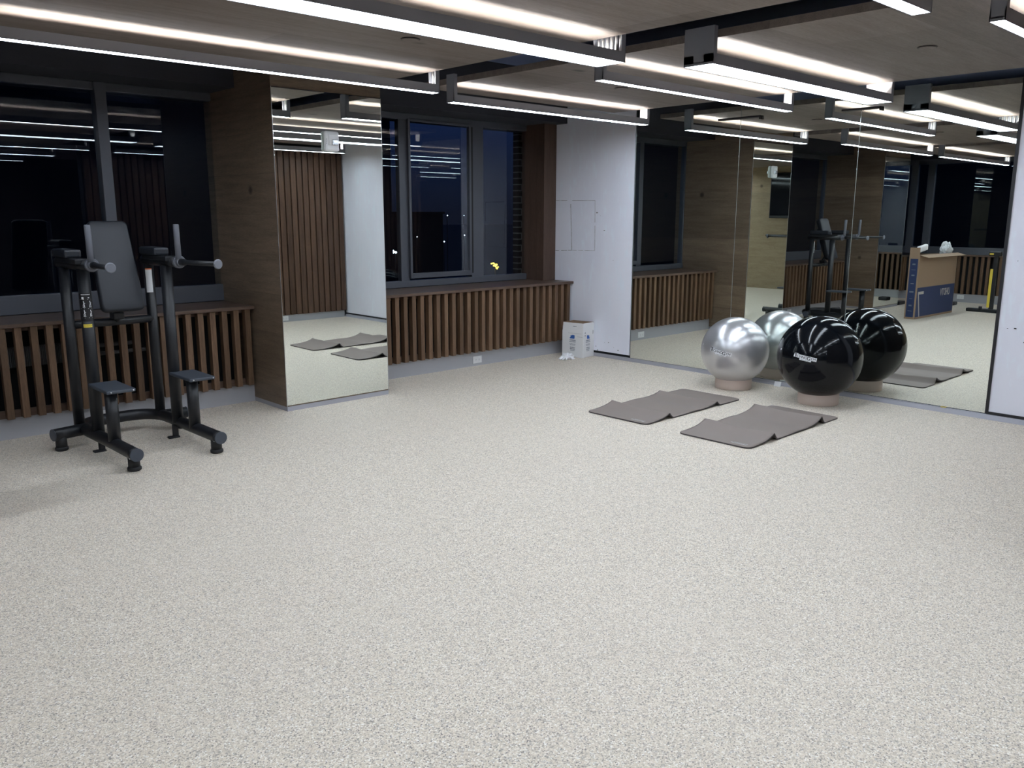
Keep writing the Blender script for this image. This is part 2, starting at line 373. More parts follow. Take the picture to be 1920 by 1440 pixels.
# south side: slatted wall and rear wall
b = MB(); b.box(3.9, XM+0.2, YS-0.18, YS-0.03, 0, ZP); b.build('wall_south', 'void')['kind'] = 'structure'
bx('baseboard_south', 'base_grey', 3.9, XM-0.05, YS-0.03, YS-0.005, 0, 0.10, **st)
b = MB(); b.box(XW-0.2, XM+0.2, YREAR-0.2, YREAR, 0, ZP); b.build('wall_rear', 'plain_wall')['kind'] = 'structure'
sl = empty('slatted_wall_panel', 'tall walnut slatted wall cladding seen reflected in the pillar mirror', 'wall cladding', (3.9, YS, 0))
b = MB(); x = 0.02
while x < 2.83:
    b.box(x, x+0.076, -0.028, 0.03, 0.10, 2.40, bev=0.003); x += 0.093
b.build('slat_screen', 'slat_dark', sl)

# ---------------------------------------------------------------- radiator covers with slatted fronts and shelves
def cover(x0, x1, lab, fins=None, phase=0.0):
    e = empty('radiator_cover', lab, 'radiator cover', ((x0+x1)/2, YB, 0), group='slatted radiator covers under the windows')
    ox = (x0+x1)/2; oy = YB
    b = MB(); b.box(x0+0.002-ox, x1-0.002-ox, 6.25-oy, YG-0.03-oy, 0.762, 0.788, bev=0.003); b.build('shelf_top', 'shelf', e)
    b = MB(); x = x0+0.02+phase
    while x+0.044 < x1:
        b.box(x-ox, x+0.044-ox, 6.268-oy, 6.325-oy, 0.148, 0.761, bev=0.002); x += 0.0953
    b.build('slat_screen', 'slat', e)
    b = MB(); b.box(x0+0.003-ox, x1-0.003-ox, 6.326-oy, 6.345-oy, 0.147, 0.20); b.box(x0+0.003-ox, x1-0.003-ox, 6.326-oy, 6.345-oy, 0.73, 0.761); b.build('rail', 'shelf', e)
    b = MB(); b.box(x0+0.003-ox, x1-0.003-ox, 6.60-oy, 6.62-oy, 0.147, 0.75); b.build('back_liner', 'void', e)
    if fins:
        f0, f1 = fins; b = MB(); x = f0
        while x < f1:
            b.box(x-ox, x+0.003-ox, 6.42-oy, 6.52-oy, 0.47, 0.60); x += 0.011
        b.rod((f0-0.2-ox, 6.47-oy, 0.50), (f1+0.5-ox, 6.47-oy, 0.50), 0.014); b.rod((f0-0.2-ox, 6.47-oy, 0.56), (f1+0.3-ox, 6.47-oy, 0.56), 0.014)
        b.build('heater_fins', 'steel_fin', e)
    return e
cover(4.032, XM-0.001, 'slatted walnut radiator cover under the window beside the white wall', phase=0.015)
cover(0.102, 3.078, 'slatted walnut radiator cover behind the black training tower', fins=(0.8, 1.95), phase=0.02)
cover(XW+0.01, -0.858, 'slatted walnut radiator cover far left, seen only in the mirrors')
# west side cover (seen in the mirrors)
e = empty('radiator_cover', 'slatted walnut radiator cover along the television wall corner, seen in the mirrors', 'radiator cover', (XW, 5.1, 0), group='slatted radiator covers under the windows')
b = MB(); b.box(-0.1, 0.06, -1.09, 1.10, 0.80, 0.828, bev=0.003); b.build('shelf_top', 'shelf', e)
b = MB(); y = -1.08
while y < 1.04:
    b.box(0.0, 0.05, y, y+0.044, 0.15, 0.80, bev=0.002); y += 0.0953
b.build('slat_screen', 'slat', e)
b = MB(); b.box(-0.06, -0.04, -1.09, 1.08, 0.146, 0.79); b.build('back_liner', 'void', e)

# ---------------------------------------------------------------- windows
def window(n, x0, x1, mull, panes, sill_top=0.925, top=2.392):
    """mull: list of (x0,x1,depth); panes: list of (x0,x1,z0,z1,yoff)"""
    e = bpy.data.objects.new('window_%d' % n, None); COL.objects.link(e); e.location = ((x0+x1)/2, YG, 0.79); e['kind'] = 'structure'
    ox, oy, oz = e.location
    b = MB()
    lo = min(p[2] for p in panes)
    b.box(x0-ox, x1-ox, -0.03, 0.05, 0.0, lo-oz, bev=0.004)
    b.box(x0-ox, x1-ox, -0.02, 0.05, top-oz, 2.452-oz, bev=0.004)
    b.box(x0-ox, x0+0.02-ox, -0.02, 0.05, 0.0, 2.45-oz, bev=0.003); b.box(x1-0.05-ox, x1-ox, -0.035, 0.05, 0.0, 2.45-oz, bev=0.003)
    for a, c, d in mull: b.box(a-ox, c-ox, -d, 0.05, 0.0, 2.45-oz, bev=0.004)
    b.build('window_frame', 'frame', e)
    for a, c, z0, z1, yo, sash in panes:
        if sash:
            s = MB(); w = 0.026
            s.box(a-w-ox, a-ox, -yo-0.012, -yo+0.02, z0-0.05-oz, z1+0.02-oz, bev=0.002); s.box(c-ox, c+w-ox, -yo-0.012, -yo+0.02, z0-0.05-oz, z1+0.02-oz, bev=0.002)
            s.box(a-ox, c-ox, -yo-0.012, -yo+0.02, z0-0.05-oz, z0-oz, bev=0.002); s.box(a-ox, c-ox, -yo-0.012, -yo+0.02, z1-oz, z1+0.02-oz, bev=0.002)
            so = s.build('sash', 'frame', e)
            s = MB(); s.box(c+w-ox, c+w+0.035-ox, -yo+0.004, 0.03, z0-0.03-oz, z1-oz); s.build('gasket', 'gasket', so)
        g = MB(); g.box(a-ox-0.004, c-ox+0.004, -yo+0.002, -yo+0.004, z0-oz-0.004, z1-oz+0.004); g.build('glass_pane', 'glass', e)
    return e
window(1, 4.03, 6.75, [(4.925, 5.03, 0.012), (5.83, 6.0, 0.022)],
       [(4.05, 4.93, 0.895, 2.39, 0, False), (5.045, 5.79, 0.925, 2.38, 0.03, True), (6.0, 6.70, 0.855, 2.40, 0, False)])
window(2, 0.10, 3.14, [(2.19, 2.27, 0.05)],
       [(0.12, 2.19, 0.925, 2.385, 0, False), (2.27, 3.075, 0.925, 2.392, 0.0, False)])
window(3, XW, -0.856, [(-1.8, -1.74, 0.03)], [(XW+0.02, -1.8, 0.925, 2.39, 0, False), (-1.74, -0.906, 0.925, 2.39, 0, False)])
# small black catch at the foot of the sliding sash
# west window (glass facing the room corner)
e = bpy.data.objects.new('window_4', None); COL.objects.link(e); e.location = (XW-0.1, 5.3, 0.83); e['kind'] = 'structure'
b = MB(); b.box(-0.04, 0.03, -1.3, 1.1, 0, 0.12); b.box(-0.04, 0.03, -1.3, 1.1, 1.56, 1.65)
for y in (-1.3, 0.66, 0.95): b.box(-0.04, 0.04, y, y+0.12, 0, 1.62, bev=0.004)
b.build('window_frame', 'frame', e)
b = MB(); b.box(0.0, 0.002, -1.2, 1.05, 0.12, 1.56); b.build('glass_pane', 'glass', e)

# ---------------------------------------------------------------- mirrors
def mirror_panel(y0, y1, rot, lab, grp=None):
    e = empty('mirror_panel', lab, 'mirror', (XM, y1, 0.04), rot, group='tall mirror panels on the side wall')
    b = MB(); b.box(0, 0.006, y0-y1+0.0012, -0.0012, 0, 2.56, bev=0.0012); b.build('mirror_glass', 'mirror', e)
    b = MB(); b.box(-0.0015, 0.006, -0.0016, -0.0004, 0, 2.56); b.box(-0.0015, 0.006, y0-y1+0.0002, y0-y1+0.0014, 0, 2.56); b.build('edge_strip', 'mirror_edge', e)
    return e
mirror_panel(4.269, 5.44, 0, 'tall mirror panel next to the white board wall')
mirror_panel(3.176, 4.269, 0, 'middle tall mirror panel behind the silver ball')
mirror_panel(2.036, 3.176, math.radians(0.18), 'tall mirror panel right of the black ball, beside the black trim')
for (a, c, lab) in ((3.082, 4.028, 'tall mirror covering the front of the pillar between the windows'), (-0.854, 0.098, 'tall mirror on the front of the far left pillar')):
    e = empty('pillar_mirror', lab, 'mirror', ((a+c)/2, YM, 0.045)); h = (c-a)/2
    b = MB(); b.box(-h, h, 0, 0.005, 0, 2.36, bev=0.001); b.build('mirror_glass', 'mirror', e)
    b = MB(); b.box(h, h+0.002, -0.001, 0.006, -0.01, 2.36); b.box(-h-0.002, -h, -0.001, 0.006, -0.01, 2.36); b.build('edge_strip', 'alu', e)
for (y0, y1, z, lab) in ((4.06, 4.49, 2.345, 'short black clip bar across the top of the first mirror joint'), (3.01, 3.33, 2.33, 'short black clip bar across the top of the second mirror joint')):
    b = MB(); b.box(XM-0.03, XM-0.002, y0, y1, z-0.008, z+0.008, bev=0.003); b.box(XM-0.03, XM-0.002, y0, y0+0.012, z-0.025, z)
    tag(b.build('clip_bar', 'trim_black'), lab, 'mirror clip', 'clip bars over the mirror joints')

# ---------------------------------------------------------------- linear lights
ZL = 2.318
def lamp(x0, x1, y0, y1, lab, ribs=(True, True), grp='suspended linear lights'):
    e = empty('linear_light', lab, 'ceiling light', ((x0+x1)/2, (y0+y1)/2, ZL), group=grp)
    h = (x1-x0)/2; w = (y1-y0)/2
    b = MB()
    b.box(-h, h, -w, -w+0.004, 0, 0.055); b.box(-h, h, w-0.004, w, 0, 0.055); cw = min(w-0.006, 0.034); b.box(-h, h, -w+0.004, w-0.004, 0.012, 0.018); b.box(-h, h, -w+0.004, -cw, 0.018, 0.055); b.box(-h, h, cw, w-0.004, 0.018, 0.055)
    b.box(-h, -h+0.004, -w, w, 0, 0.055); b.box(h-0.004, h, -w, w, 0, 0.055); b.build('housing', 'housing', e)
    b = MB(); b.box(-h+0.005, h-0.005, -w+0.005, w-0.005, 0.001, 0.008); b.build('diffuser', 'diffuser' if w < 0.06 else 'diffuser_wide', e)
    b = MB(); b.box(-h+0.06, h-0.06, -0.012, 0.012, 0.019, 0.023); b.build('uplight_strip', 'uplight', e)
    for sgn, rb in ((-1, ribs[0]), (1, ribs[1])):
        b = MB(); xa, xb = (-h, -h+0.004) if sgn < 0 else (h-0.004, h)
        b.box(xa, xb, -w, w, 0.055, 0.20)
        xi = -h+0.004 if sgn < 0 else h-0.034
        b.box(xi, xi+0.03, -w, -w+0.004, 0.055, 0.20); b.box(xi, xi+0.03, w-0.004, w, 0.055, 0.20)
        b.build('end_bracket', 'housing', e)
        b = MB()
        if rb:
            n = max(2, int(round(w*2/0.036)))
            for i in range(n):
                yy = -w+0.008+(2*w-0.016)*(i+0.5)/n
                b.rod((-sgn*-(h-0.014), yy, 0.056), (-sgn*-(h-0.014), yy, 0.192), 0.009, 12)
            b.build('bracket_rib', 'alu', e)
        else:
            xq = sgn*(h-0.03); b.box(xq-0.002, xq+0.002, -w+0.004, w-0.004, 0.056, 0.195); b.build('bracket_plate', 'white_paint', e)
    return e
B1 = (4.145, 6.485); B0 = (1.065, 3.780); BW = (XW+0.06, 0.69)
lamp(*B1, 5.03, 5.115, 'slim suspended light nearest the white wall and window, right of the pillar', (True, False))
lamp(*B1, 3.585, 3.655, 'slim suspended light between the wide light and the one beside the window', (True, False))
lamp(*B1, 2.79, 2.985, 'wide suspended light close to the mirrored wall', (True, False))
lamp(*B1, 1.335, 1.40, 'slim suspended light cut off by the top right corner', (True, False))
lamp(*B0, 4.74, 4.815, 'slim suspended light running above the training tower', (False, True))
lamp(*B0, 3.11, 3.315, 'wide suspended light ending at the top centre', (False, True))
lamp(*B0, 1.50, 1.58, 'slim suspended light whose end shows at the top right', (False, True))
lamp(*B0, -0.09, 0.09, 'wide suspended light overhead, seen in the mirrors', (False, True))
lamp(*B0, -1.67, -1.59, 'slim suspended light at the rear, seen in the windows', (False, True))
lamp(*BW, 4.74, 4.815, 'slim suspended light at the far left end, seen in the mirrors', (True, False))
lamp(*BW, 1.50, 1.58, 'slim suspended light at the television end', (True, False))
lamp(*BW, -0.10, 0.10, 'rear wide suspended light at the television end', (True, False))

# round flush covers in the timber ceiling
for (x, y, lab) in ((5.28, 2.10, 'round flush ceiling cover above the black ball'), (5.26, 4.36, 'round flush ceiling cover near the window end'), (2.98, 3.99, 'round flush ceiling cover between the two long lights')):
    b = MB(); b.rod((0, 0, 0.0), (0, 0, 0.008), 0.05, 32); b.rod((0, 0, -0.003), (0, 0, 0.0), 0.046, 32)
    o = b.build('sprinkler_cover', 'ceil_wood'); o.location = (x, y, ZC-0.004); tag(o, lab, 'ceiling cover', 'round ceiling covers')
    b = MB(); b.path([(0.052*math.cos(t*PI/18), 0.052*math.sin(t*PI/18), 0.001) for t in range(37)], 0.0022, 6, False); b.build('rim', 'trim_black', o)

# ---------------------------------------------------------------- outlets
def outlet(x, y, z, lab, rz=0, m='plastic_white'):
    e = empty('wall_outlet', lab, 'power outlet', (x, y, z), rz, 'white outlets in the grey skirting')
    b = MB(); b.box(-0.058, 0.058, -0.006, 0, -0.036, 0.036, bev=0.003); b.build('face_plate', m, e)
    for sx in (-1, 1):
        b = MB(); b.box(sx*0.022-0.014, sx*0.022+0.014, -0.008, -0.005, -0.017, 0.017, bev=0.003)
        for q in (-0.006, 0.006): b.box(sx*0.022-0.0012, sx*0.022+0.0012, -0.0085, -0.0075, q-0.003, q+0.003, m='ink_black')
        if sx == 99: pass
        o = b.build('socket', m, e); o.data.materials[0] = M[m]
        if len(b.mats): pass
def outlet2(x, y, z, lab, rz=0):
    e = empty('wall_outlet', lab, 'power outlet', (x, y, z), rz, 'white outlets in the grey skirting')
    b = MB(); b.box(-0.058, 0.058, -0.006, 0, -0.036, 0.036, bev=0.003); b.build('face_plate', 'plastic_white', e)
    for sx in (-1, 1):
        b = MB(); b.box(sx*0.022-0.014, sx*0.022+0.014, -0.008, -0.005, -0.017, 0.017, bev=0.003); o = b.build('socket', 'plastic_white', e)
        b = MB()
        for q in (-0.006, 0.006): b.box(sx*0.022+q-0.001, sx*0.022+q+0.001, -0.0088, -0.0078, -0.004, 0.006)
        b.rod((sx*0.022, -0.0078, -0.010), (sx*0.022, -0.0088, -0.010), 0.002, 8); b.build('slot', 'ink_grey', o)
outlet2(5.49, YB, 0.062, 'white power outlet in the skirting under the window shelf beside the pillar mirror')
outlet2(1.905, YB, 0.07, 'white power outlet in the skirting behind the training tower')
outlet2(-1.35, YB, 0.07, 'white power outlet in the far left skirting, seen in the mirror')
outlet2(XW+0.012, 5.30, 0.09, 'white power outlet on the television side skirting, seen in the mirror', PI/2)
outlet2(5.78, YS-0.005, 0.055, 'white power outlet below the slatted wall, seen in the pillar mirror', PI)

# ---------------------------------------------------------------- wall strobe on the pillar mirror
e = empty('alarm_strobe', 'white rounded alarm strobe mounted on the pillar mirror', 'alarm', (3.553, YM, 2.046))
b = MB(); b.box(-0.062, 0.062, -0.038, -0.001, -0.075, 0.075, bev=0.016); b.build('casing', 'plastic_white', e)
b = MB(); b.box(-0.036, 0.044, -0.046, -0.036, -0.030, 0.052, bev=0.006); b.build('raised_face', 'plastic_white', e)
b = MB(); b.box(-0.012, 0.038, -0.062, -0.044, -0.030, 0.012, bev=0.005); b.build('strobe_lens', 'lens', e)
b = MB()
for z in (-0.02, -0.005, 0.01): b.box(-0.054, -0.050, -0.0385, -0.037, z, z+0.007)
b.build('vent_slot', 'ink_grey', e)

# ---------------------------------------------------------------- training tower (leg raise / dip station)
TX, TY = 1.905, 5.55
tw = empty('training_tower', 'black steel leg raise and dip tower with padded back and two steps', 'gym machine', (TX, TY, 0))
def L(x, y, z): return (x-TX, y-TY, z)
XL, XR = 1.632, 2.165
def smooth_path(pts, n=6):
    out = []
    for i in range(len(pts)-1):
        p0 = Vector(pts[max(i-1, 0)]); p1 = Vector(pts[i]); p2 = Vector(pts[i+1]); p3 = Vector(pts[min(i+2, len(pts)-1)])
        for j in range(n):
            t = j/n; out.append(0.5*((2*p1)+(-p0+p2)*t+(2*p0-5*p1+4*p2-p3)*t*t+(-p0+3*p1-3*p2+p3)*t**3))
    out.append(Vector(pts[-1])); return out
ZB = 0.11; RB = 0.0385
b = MB()
left = [(1.655, 4.975, ZB), (1.645, 5.4, ZB), (1.632, 5.80, ZB), (1.655, 5.93, ZB), (1.74, 6.015, ZB), (1.90, 6.035, ZB)]
right = [(1.90, 6.035, ZB), (2.05, 6.015, ZB), (2.14, 5.93, ZB), (2.165, 5.80, ZB), (2.175, 5.4, ZB), (2.185, 5.01, ZB)]
b.path([L(*p) for p in smooth_path(left+right[1:], 6)], RB, 24); b.build('base_tube', 'tower', tw)
for p0, p1 in (((1.62, 5.84, ZB), (1.431, 5.80, ZB)), ((2.16, 5.88, ZB), (2.315, 5.862, ZB))):
    b = MB(); b.rod(L(*p0), L(*p1), RB, 24); o = b.build('outrigger', 'tower', tw)
    v = (Vector(p1)-Vector(p0)).normalized(); b = MB(); b.rod(L(*p1), L(*(Vector(p1)+v*0.006)), RB+0.0015, 28, bev=0.002); b.build('end_cap', 'tower_cap', o)
for p, d in (((1.655, 4.975, ZB), (0.02, -1, 0)), ((2.185, 5.01, ZB), (0.02, -1, 0))):
    v = Vector(d).normalized(); b = MB(); b.rod(L(*p), L(*(Vector(p)+v*0.008)), RB+0.0015, 32, bev=0.002); b.build('end_cap', 'tower_cap', tw)
    b = MB(); b.sphere(L(p[0]-0.030, p[1]+0.03, ZB-0.022), 0.005, 10, 6); b.build('bolt', 'bolt', tw)
for x, y in ((1.66, 5.045), (2.185, 5.08), (1.475, 5.81), (2.28, 5.865)):
    b = MB(); b.rod(L(x, y, 0.018), L(x, y, 0.095), 0.034, 24); b.rod(L(x, y, 0.0), L(x, y, 0.026), 0.040, 28, bev=0.006); b.build('foot', 'rubber', tw)
for x, y, s in ((1.66, 5.62, 1), (2.145, 5.64, -1)):
    b = MB(); b.box(x-TX-0.018, x-TX+0.018, y-TY-0.012, y-TY+0.012, 0.008, 0.09, bev=0.003); b.box(x-TX-0.055, x-TX+0.02, y-TY-0.03, y-TY+0.012, 0.0, 0.012, bev=0.004); b.build('stabiliser', 'rubber', tw)
# uprights
LR, RR = (1.612, 5.875), (2.156, 5.915); LF, RF = (1.648, 5.615), (2.158, 5.615)
for x, y, r, zt in ((*LR, 0.033, 1.17), (*RR, 0.033, 1.17), (*LF, 0.037, 1.17), (*RF, 0.037, 1.17)):
    b = MB(); b.rod(L(x, y, ZB), L(x, y, zt), r, 24); b.build('upright', 'tower', tw)
# arms with pads
for x0, x1, s in ((1.615, 1.655, -1), (2.156, 2.185, 1)):
    b = MB(); b.path([L(x0, 5.97, 1.195), L((x0+x1)/2, 5.7, 1.195), L(x1, 5.47, 1.197)], 0.036, 24); b.box(x0-TX-0.035, x0-TX+0.055, 5.52-TY, 5.93-TY, 1.20, 1.232, bev=0.006); b.build('arm_tube', 'tower', tw)
    b = MB(); b.box(x0-TX-0.05, x0-TX+0.05, 5.66-TY, 5.94-TY, 1.232, 1.285, bev=0.014); b.build('arm_pad', 'cushion', tw)
    b = MB(); b.rod(L(x1, 5.475, 1.197), L(x1, 5.445, 1.197), 0.041, 28, bev=0.004); b.rod(L(x1, 5.448, 1.197), L(x1, 5.425, 1.197), 0.028, 24, bev=0.003); b.build('collar', 'grip', tw)
    xe, ye = (1.640, 5.088) if s < 0 else (2.257, 5.045)
    p0 = Vector((x1, 5.44, 1.197)); p1 = Vector((xe, ye, 1.198)); d = (p1-p0).normalized()
    b = MB(); b.path([L(*p0), L(*(p0+d*0.05)), L(*(p0+d*0.07)), L(*p1)], [0.022, 0.021, 0.016, 0.015], 20); h = b.build('dip_handle', 'tower', tw)
    b = MB(); b.rod(L(*(p1-d*0.004)), L(*(p1+d*0.012)), 0.030, 28, bev=0.005); b.build('end_cap', 'cap_light', h)
    b = MB(); xv = x1-0.008; b.rod(L(xv, 5.44, 1.215), L(xv-0.004, 5.435, 1.437), 0.0185, 22, bev=0.004); b.build('vertical_handle', 'grip', tw)
# crossbar, stub and back pad
b = MB(); b.rod(L(1.60, 5.88, 0.795), L(2.165, 5.91, 0.795), 0.027, 22); b.build('crossbar', 'tower', tw)
b = MB(); b.path([L(1.905, 5.89, 0.80), L(1.905, 5.86, 0.86), L(1.905, 5.83, 0.92), L(1.905, 5.97, 1.30)], 0.022, 18); b.box(1.87-TX, 1.94-TX, 5.82-TY, 5.90-TY, 0.815, 0.86, bev=0.005); b.build('pad_bracket', 'tower', tw)
a = math.atan2(0.20, 0.585); T = Matrix.Translation(L(1.905, 5.745, 0.87)) @ Matrix.Rotation(-a, 4, 'X')
b = MB()
def rounded_slab(b, w0, w1, h, t, r, m=None, puff=0.0):
    # outline in XZ with rounded corners, thickness along Y
    pts = []
    for cx, cz, a0, hw in ((w0-r, r, -PI/2, 1), (w1-r, h-r, 0, 1), (-(w1-r), h-r, PI/2, 1), (-(w0-r), r, PI, 1)):
        for i in range(7):
            t_ = a0+i*PI/12; pts.append((cx+r*math.cos(t_), cz+r*math.sin(t_)))
    n = len(pts); cx = sum(p[0] for p in pts)/n; cz = sum(p[1] for p in pts)/n
    layers = [(0.0, 0.96), (0.008, 1.0), (t-0.014, 1.0), (t-0.004, 0.965), (t, 0.90), (t+puff, 0.5)]
    V = []
    for y, k in layers:
        V.append([b.bm.verts.new((cx+(p[0]-cx)*(1-(1-k)*min(1, 0.14/w0)), -y, cz+(p[1]-cz)*(1-(1-k)*0.45))) for p in pts])
    for A, Bq in zip(V, V[1:]):
        for i in range(n):
            f = b.bm.faces.new((A[i], A[(i+1) % n], Bq[(i+1) % n], Bq[i])); f.smooth = True
    b.bm.faces.new(V[0]); b.bm.faces.new(V[-1][::-1])
rounded_slab(b, 0.135, 0.125, 0.605, 0.055, 0.035)
o = b.build('back_pad', 'cushion', tw, T)
b = MB(); rounded_slab(b, 0.125, 0.118, 0.59, 0.016, 0.03); b.build('pad_board', 'tower', tw, T @ Matrix.Translation((0, 0.016, 0.007)))
# steps
for x, y, s in ((1.65, 5.32, -1), (2.172, 5.365, 1)):
    b = MB(); b.rod(L(x, y, ZB), L(x, y, 0.44), 0.037, 24); b.build('step_post', 'tower', tw)
    b = MB(); b.box(x-0.055-TX, x+0.115-TX, y-0.105-TY, y+0.235-TY, 0.440, 0.462, bev=0.007)
    o = b.build('step_plate', 'step', tw)
    for qx, qy in ((-0.03, -0.106), (0.1, -0.106)):
        b = MB(); b.sphere(L(x+qx, y+qy, 0.451), 0.005, 10, 6); b.build('bolt', 'bolt', o)
# stickers wrapped round the tubes
def sticker(name, m, cx, cy, r, a0, a1, z0, z1, parent=tw):
    b = MB(); n = 10; pts = []
    for zz in (z0, z1):
        for i in range(n+1):
            t = a0+(a1-a0)*i/n; pts.append(L(cx+r*math.cos(t), cy+r*math.sin(t), zz))
    b.poly(pts, [(i, i+1, i+n+2, i+n+1) for i in range(n)], smooth=True); return b.build(name, m, parent)
def on_tube(cx, cy, r, a, z): return L(cx+r*math.cos(a), cy+r*math.sin(a), z)
ca = math.atan2(-LF[1], -LF[0]); lab = sticker('exercise_label', 'label_black', *LF, 0.0378, ca-1.15, ca+1.15, 0.845, 1.02)
def deco(z, a, w, h, name='pictogram', m='label_white', par=None, cx=LF[0], cy=LF[1], r=0.0384):
    sticker(name, m, cx, cy, r, a-w/2/r, a+w/2/r, z-h/2, z+h/2, par or lab)
b = MB()
def strip(a, z, w, h, r=0.0384):
    n = 3; a0, a1 = a-w/2/r, a+w/2/r; pts = []
    for zz in (z-h/2, z+h/2):
        for i in range(n+1):
            t = a0+(a1-a0)*i/n; pts.append(L(LF[0]+r*math.cos(t), LF[1]+r*math.sin(t), zz))
    b.poly(pts, [(i, i+1, i+n+2, i+n+1) for i in range(n)])
for i in range(9): strip(ca-0.62+i*0.16, 1.012, 0.0035, 0.006)
strip(ca-0.45, 0.990, 0.013, 0.014); strip(ca+0.45, 0.992, 0.009, 0.005)
for a in (ca-0.35, ca+0.62):
    for z in (0.953, 0.897):
        strip(a, z+0.016, 0.005, 0.006); strip(a+0.03, z+0.004, 0.004, 0.018); strip(a-0.08, z-0.010, 0.003, 0.014); strip(a+0.10, z-0.010, 0.003, 0.014); strip(a+0.02, z-0.019, 0.016, 0.0022); strip(a+0.13, z+0.006, 0.007, 0.003)
for z in (0.982, 0.925, 0.868): strip(ca, z, 0.07, 0.0012)
b.build('pictogram', 'label_white', lab)
ol = sticker('logo_label', 'yellow', *LF, 0.0379, ca-0.75, ca+0.65, 0.808, 0.828)
# name on the yellow label
me = text_mesh('TECHNOGYM', 0.0095, 0.0, 0.0, 0.9)
for v_ in me.vertices:
    t = ca+v_.co.x/0.0385; v_.co = Vector(on_tube(LF[0], LF[1], 0.0385, t, 0.818+v_.co.y))
me.materials.append(M['ink_black']); o = bpy.data.objects.new('lettering', me); COL.objects.link(o); o.parent = ol
ca2 = math.atan2(-RR[1], -RR[0]); sticker('warning_label', 'label_white', *RR, 0.0338, ca2-0.75, ca2+0.55, 0.975, 1.13); sticker('label_header', 'label_orange', *RR, 0.0340, ca2-0.75, ca2+0.55, 1.13, 1.138)

# ---------------------------------------------------------------- exercise balls on rings
def logo(parent, c, r, az, el, w, rot, ink, plate):
    """wraps the maker's name and its plate onto a sphere"""
    def wrap(x, y, rr):
        x, y = x*math.cos(rot)-y*math.sin(rot), x*math.sin(rot)+y*math.cos(rot)
        la = el+y/r; lo = az+x/r
        return Vector((rr*math.cos(la)*math.cos(lo), rr*math.cos(la)*math.sin(lo), rr*math.sin(la)))
    h = w*0.26
    if plate:
        b = MB(); n = 24; top = []; bot = []
        def prof(t):   # outline: step under the G, raised T
            up = h*0.42 if t < 0.2 else (h*0.36 if t < 0.74 else h*0.30)
            lo = -h*0.30 if t < 0.30 else (-h*0.58 if t < 0.80 else -h*0.32)
            return up, lo
        for i in range(n+1):
            t = i/n; u, l = prof(t); top.append(wrap((t-0.5)*w*1.06, u, r+0.0012)); bot.append(wrap((t-0.5)*w*1.06, l, r+0.0012))
        for i in range(n):
            u, l = prof((i+0.5)/n)
            x0 = (i/n-0.5)*w*1.06; x1 = ((i+1)/n-0.5)*w*1.06
            b.poly([wrap(x0, l, r+0.0012), wrap(x1, l, r+0.0012), wrap(x1, (u+l)/2, r+0.0012), wrap(x0, (u+l)/2, r+0.0012), wrap(x1, u, r+0.0012), wrap(x0, u, r+0.0012)], [(0, 1, 2, 3), (3, 2, 4, 5)], smooth=True)
        pl = b.build('logo_plate', plate, parent)
    else: pl = parent
    out = []
    me = text_mesh('T', w*0.24, 0, w*0.004, 0.95)
    def add(me, dx, dy):
        for v_ in me.vertices: v_.co = wrap(v_.co.x+dx, v_.co.y+dy, r+0.0022)
        me.materials.clear(); me.materials.append(M[ink]); o = bpy.data.objects.new('lettering', me); COL.objects.link(o); o.parent = pl
    add(me, -w*0.455, w*0.005)
    add(text_mesh('ECHNO', w*0.165, 0, w*0.002, 0.98), -w*0.155, -w*0.012)
    add(text_mesh('G', w*0.22, 0, w*0.003, 1.0), w*0.185, -w*0.02)
    add(text_mesh('YM', w*0.165, 0, 0.0, 1.0), w*0.375, -w*0.012)
    b = MB()
    for (x0, x1, y) in ((-0.36, 0.24, 0.088), (-0.16, 0.2, -0.125)):
        n = 12
        for i in range(n):
            xa = w*(x0+(x1-x0)*i/n); xb = w*(x0+(x1-x0)*(i+1)/n); b.poly([wrap(xa, w*y-0.001, r+0.0022), wrap(xb, w*y-0.001, r+0.0022), wrap(xb, w*y+0.001, r+0.0022), wrap(xa, w*y+0.001, r+0.0022)], [(0, 1, 2, 3)])
    b.build('logo_line', ink, pl)
def ball(name, m, x, y, z, r, lab, az, el, w, rot, ink, plate):
    b = MB(); b.sphere((0, 0, 0), r, 96, 64); o = b.build(name, m); o.location = (x, y, z); tag(o, lab, 'exercise ball', 'exercise balls on rings')
    b = MB(); b.rod((-r*math.cos(0.2)*math.sin(0.9), r*math.cos(0.9)*0.98, r*0.19), (-r*math.cos(0.2)*math.sin(0.9)*1.006, r*math.cos(0.9)*0.986, r*0.191), 0.008, 12); b.build('plug', 'plastic_white', o)
    logo(o, None, r, az, el, w, rot, ink, plate); return o
def ring(x, y, r, h, lab):
    b = MB(); n = 48
    prof = [(r-0.004, 0), (r, 0.004), (r, h-0.006), (r-0.004, h), (r-0.022, h), (r-0.026, h-0.006), (r-0.026, 0.0)]
    V = [[b.bm.verts.new((p[0]*math.cos(2*PI*i/n), p[0]*math.sin(2*PI*i/n), p[1])) for i in range(n)] for p in prof]
    for j in range(len(prof)):
        A, Bq = V[j], V[(j+1) % len(prof)]
        for i in range(n):
            f = b.bm.faces.new((A[i], A[(i+1) % n], Bq[(i+1) % n], Bq[i])); f.smooth = True
    o = b.build('ball_ring', 'stand'); o.location = (x, y, 0); tag(o, lab, 'ball stand', 'blush rings under the balls')
ring(6.435, 3.965, 0.158, 0.092, 'blush plastic ring under the silver exercise ball')
ring(6.405, 3.155, 0.160, 0.094, 'blush plastic ring under the black exercise ball')
def lonlat(bc, px, py):
    # direction on the ball towards a photograph-facing spot, from the ball's centre
    return px, py
ball('exercise_ball', 'ball_silver', 6.43, 3.965, 0.336, 0.291, 'silver exercise ball with black maker lettering on a blush ring', PI+0.545-0.42, 0.06, 0.19, -0.17, 'ink_black', 'label_white')
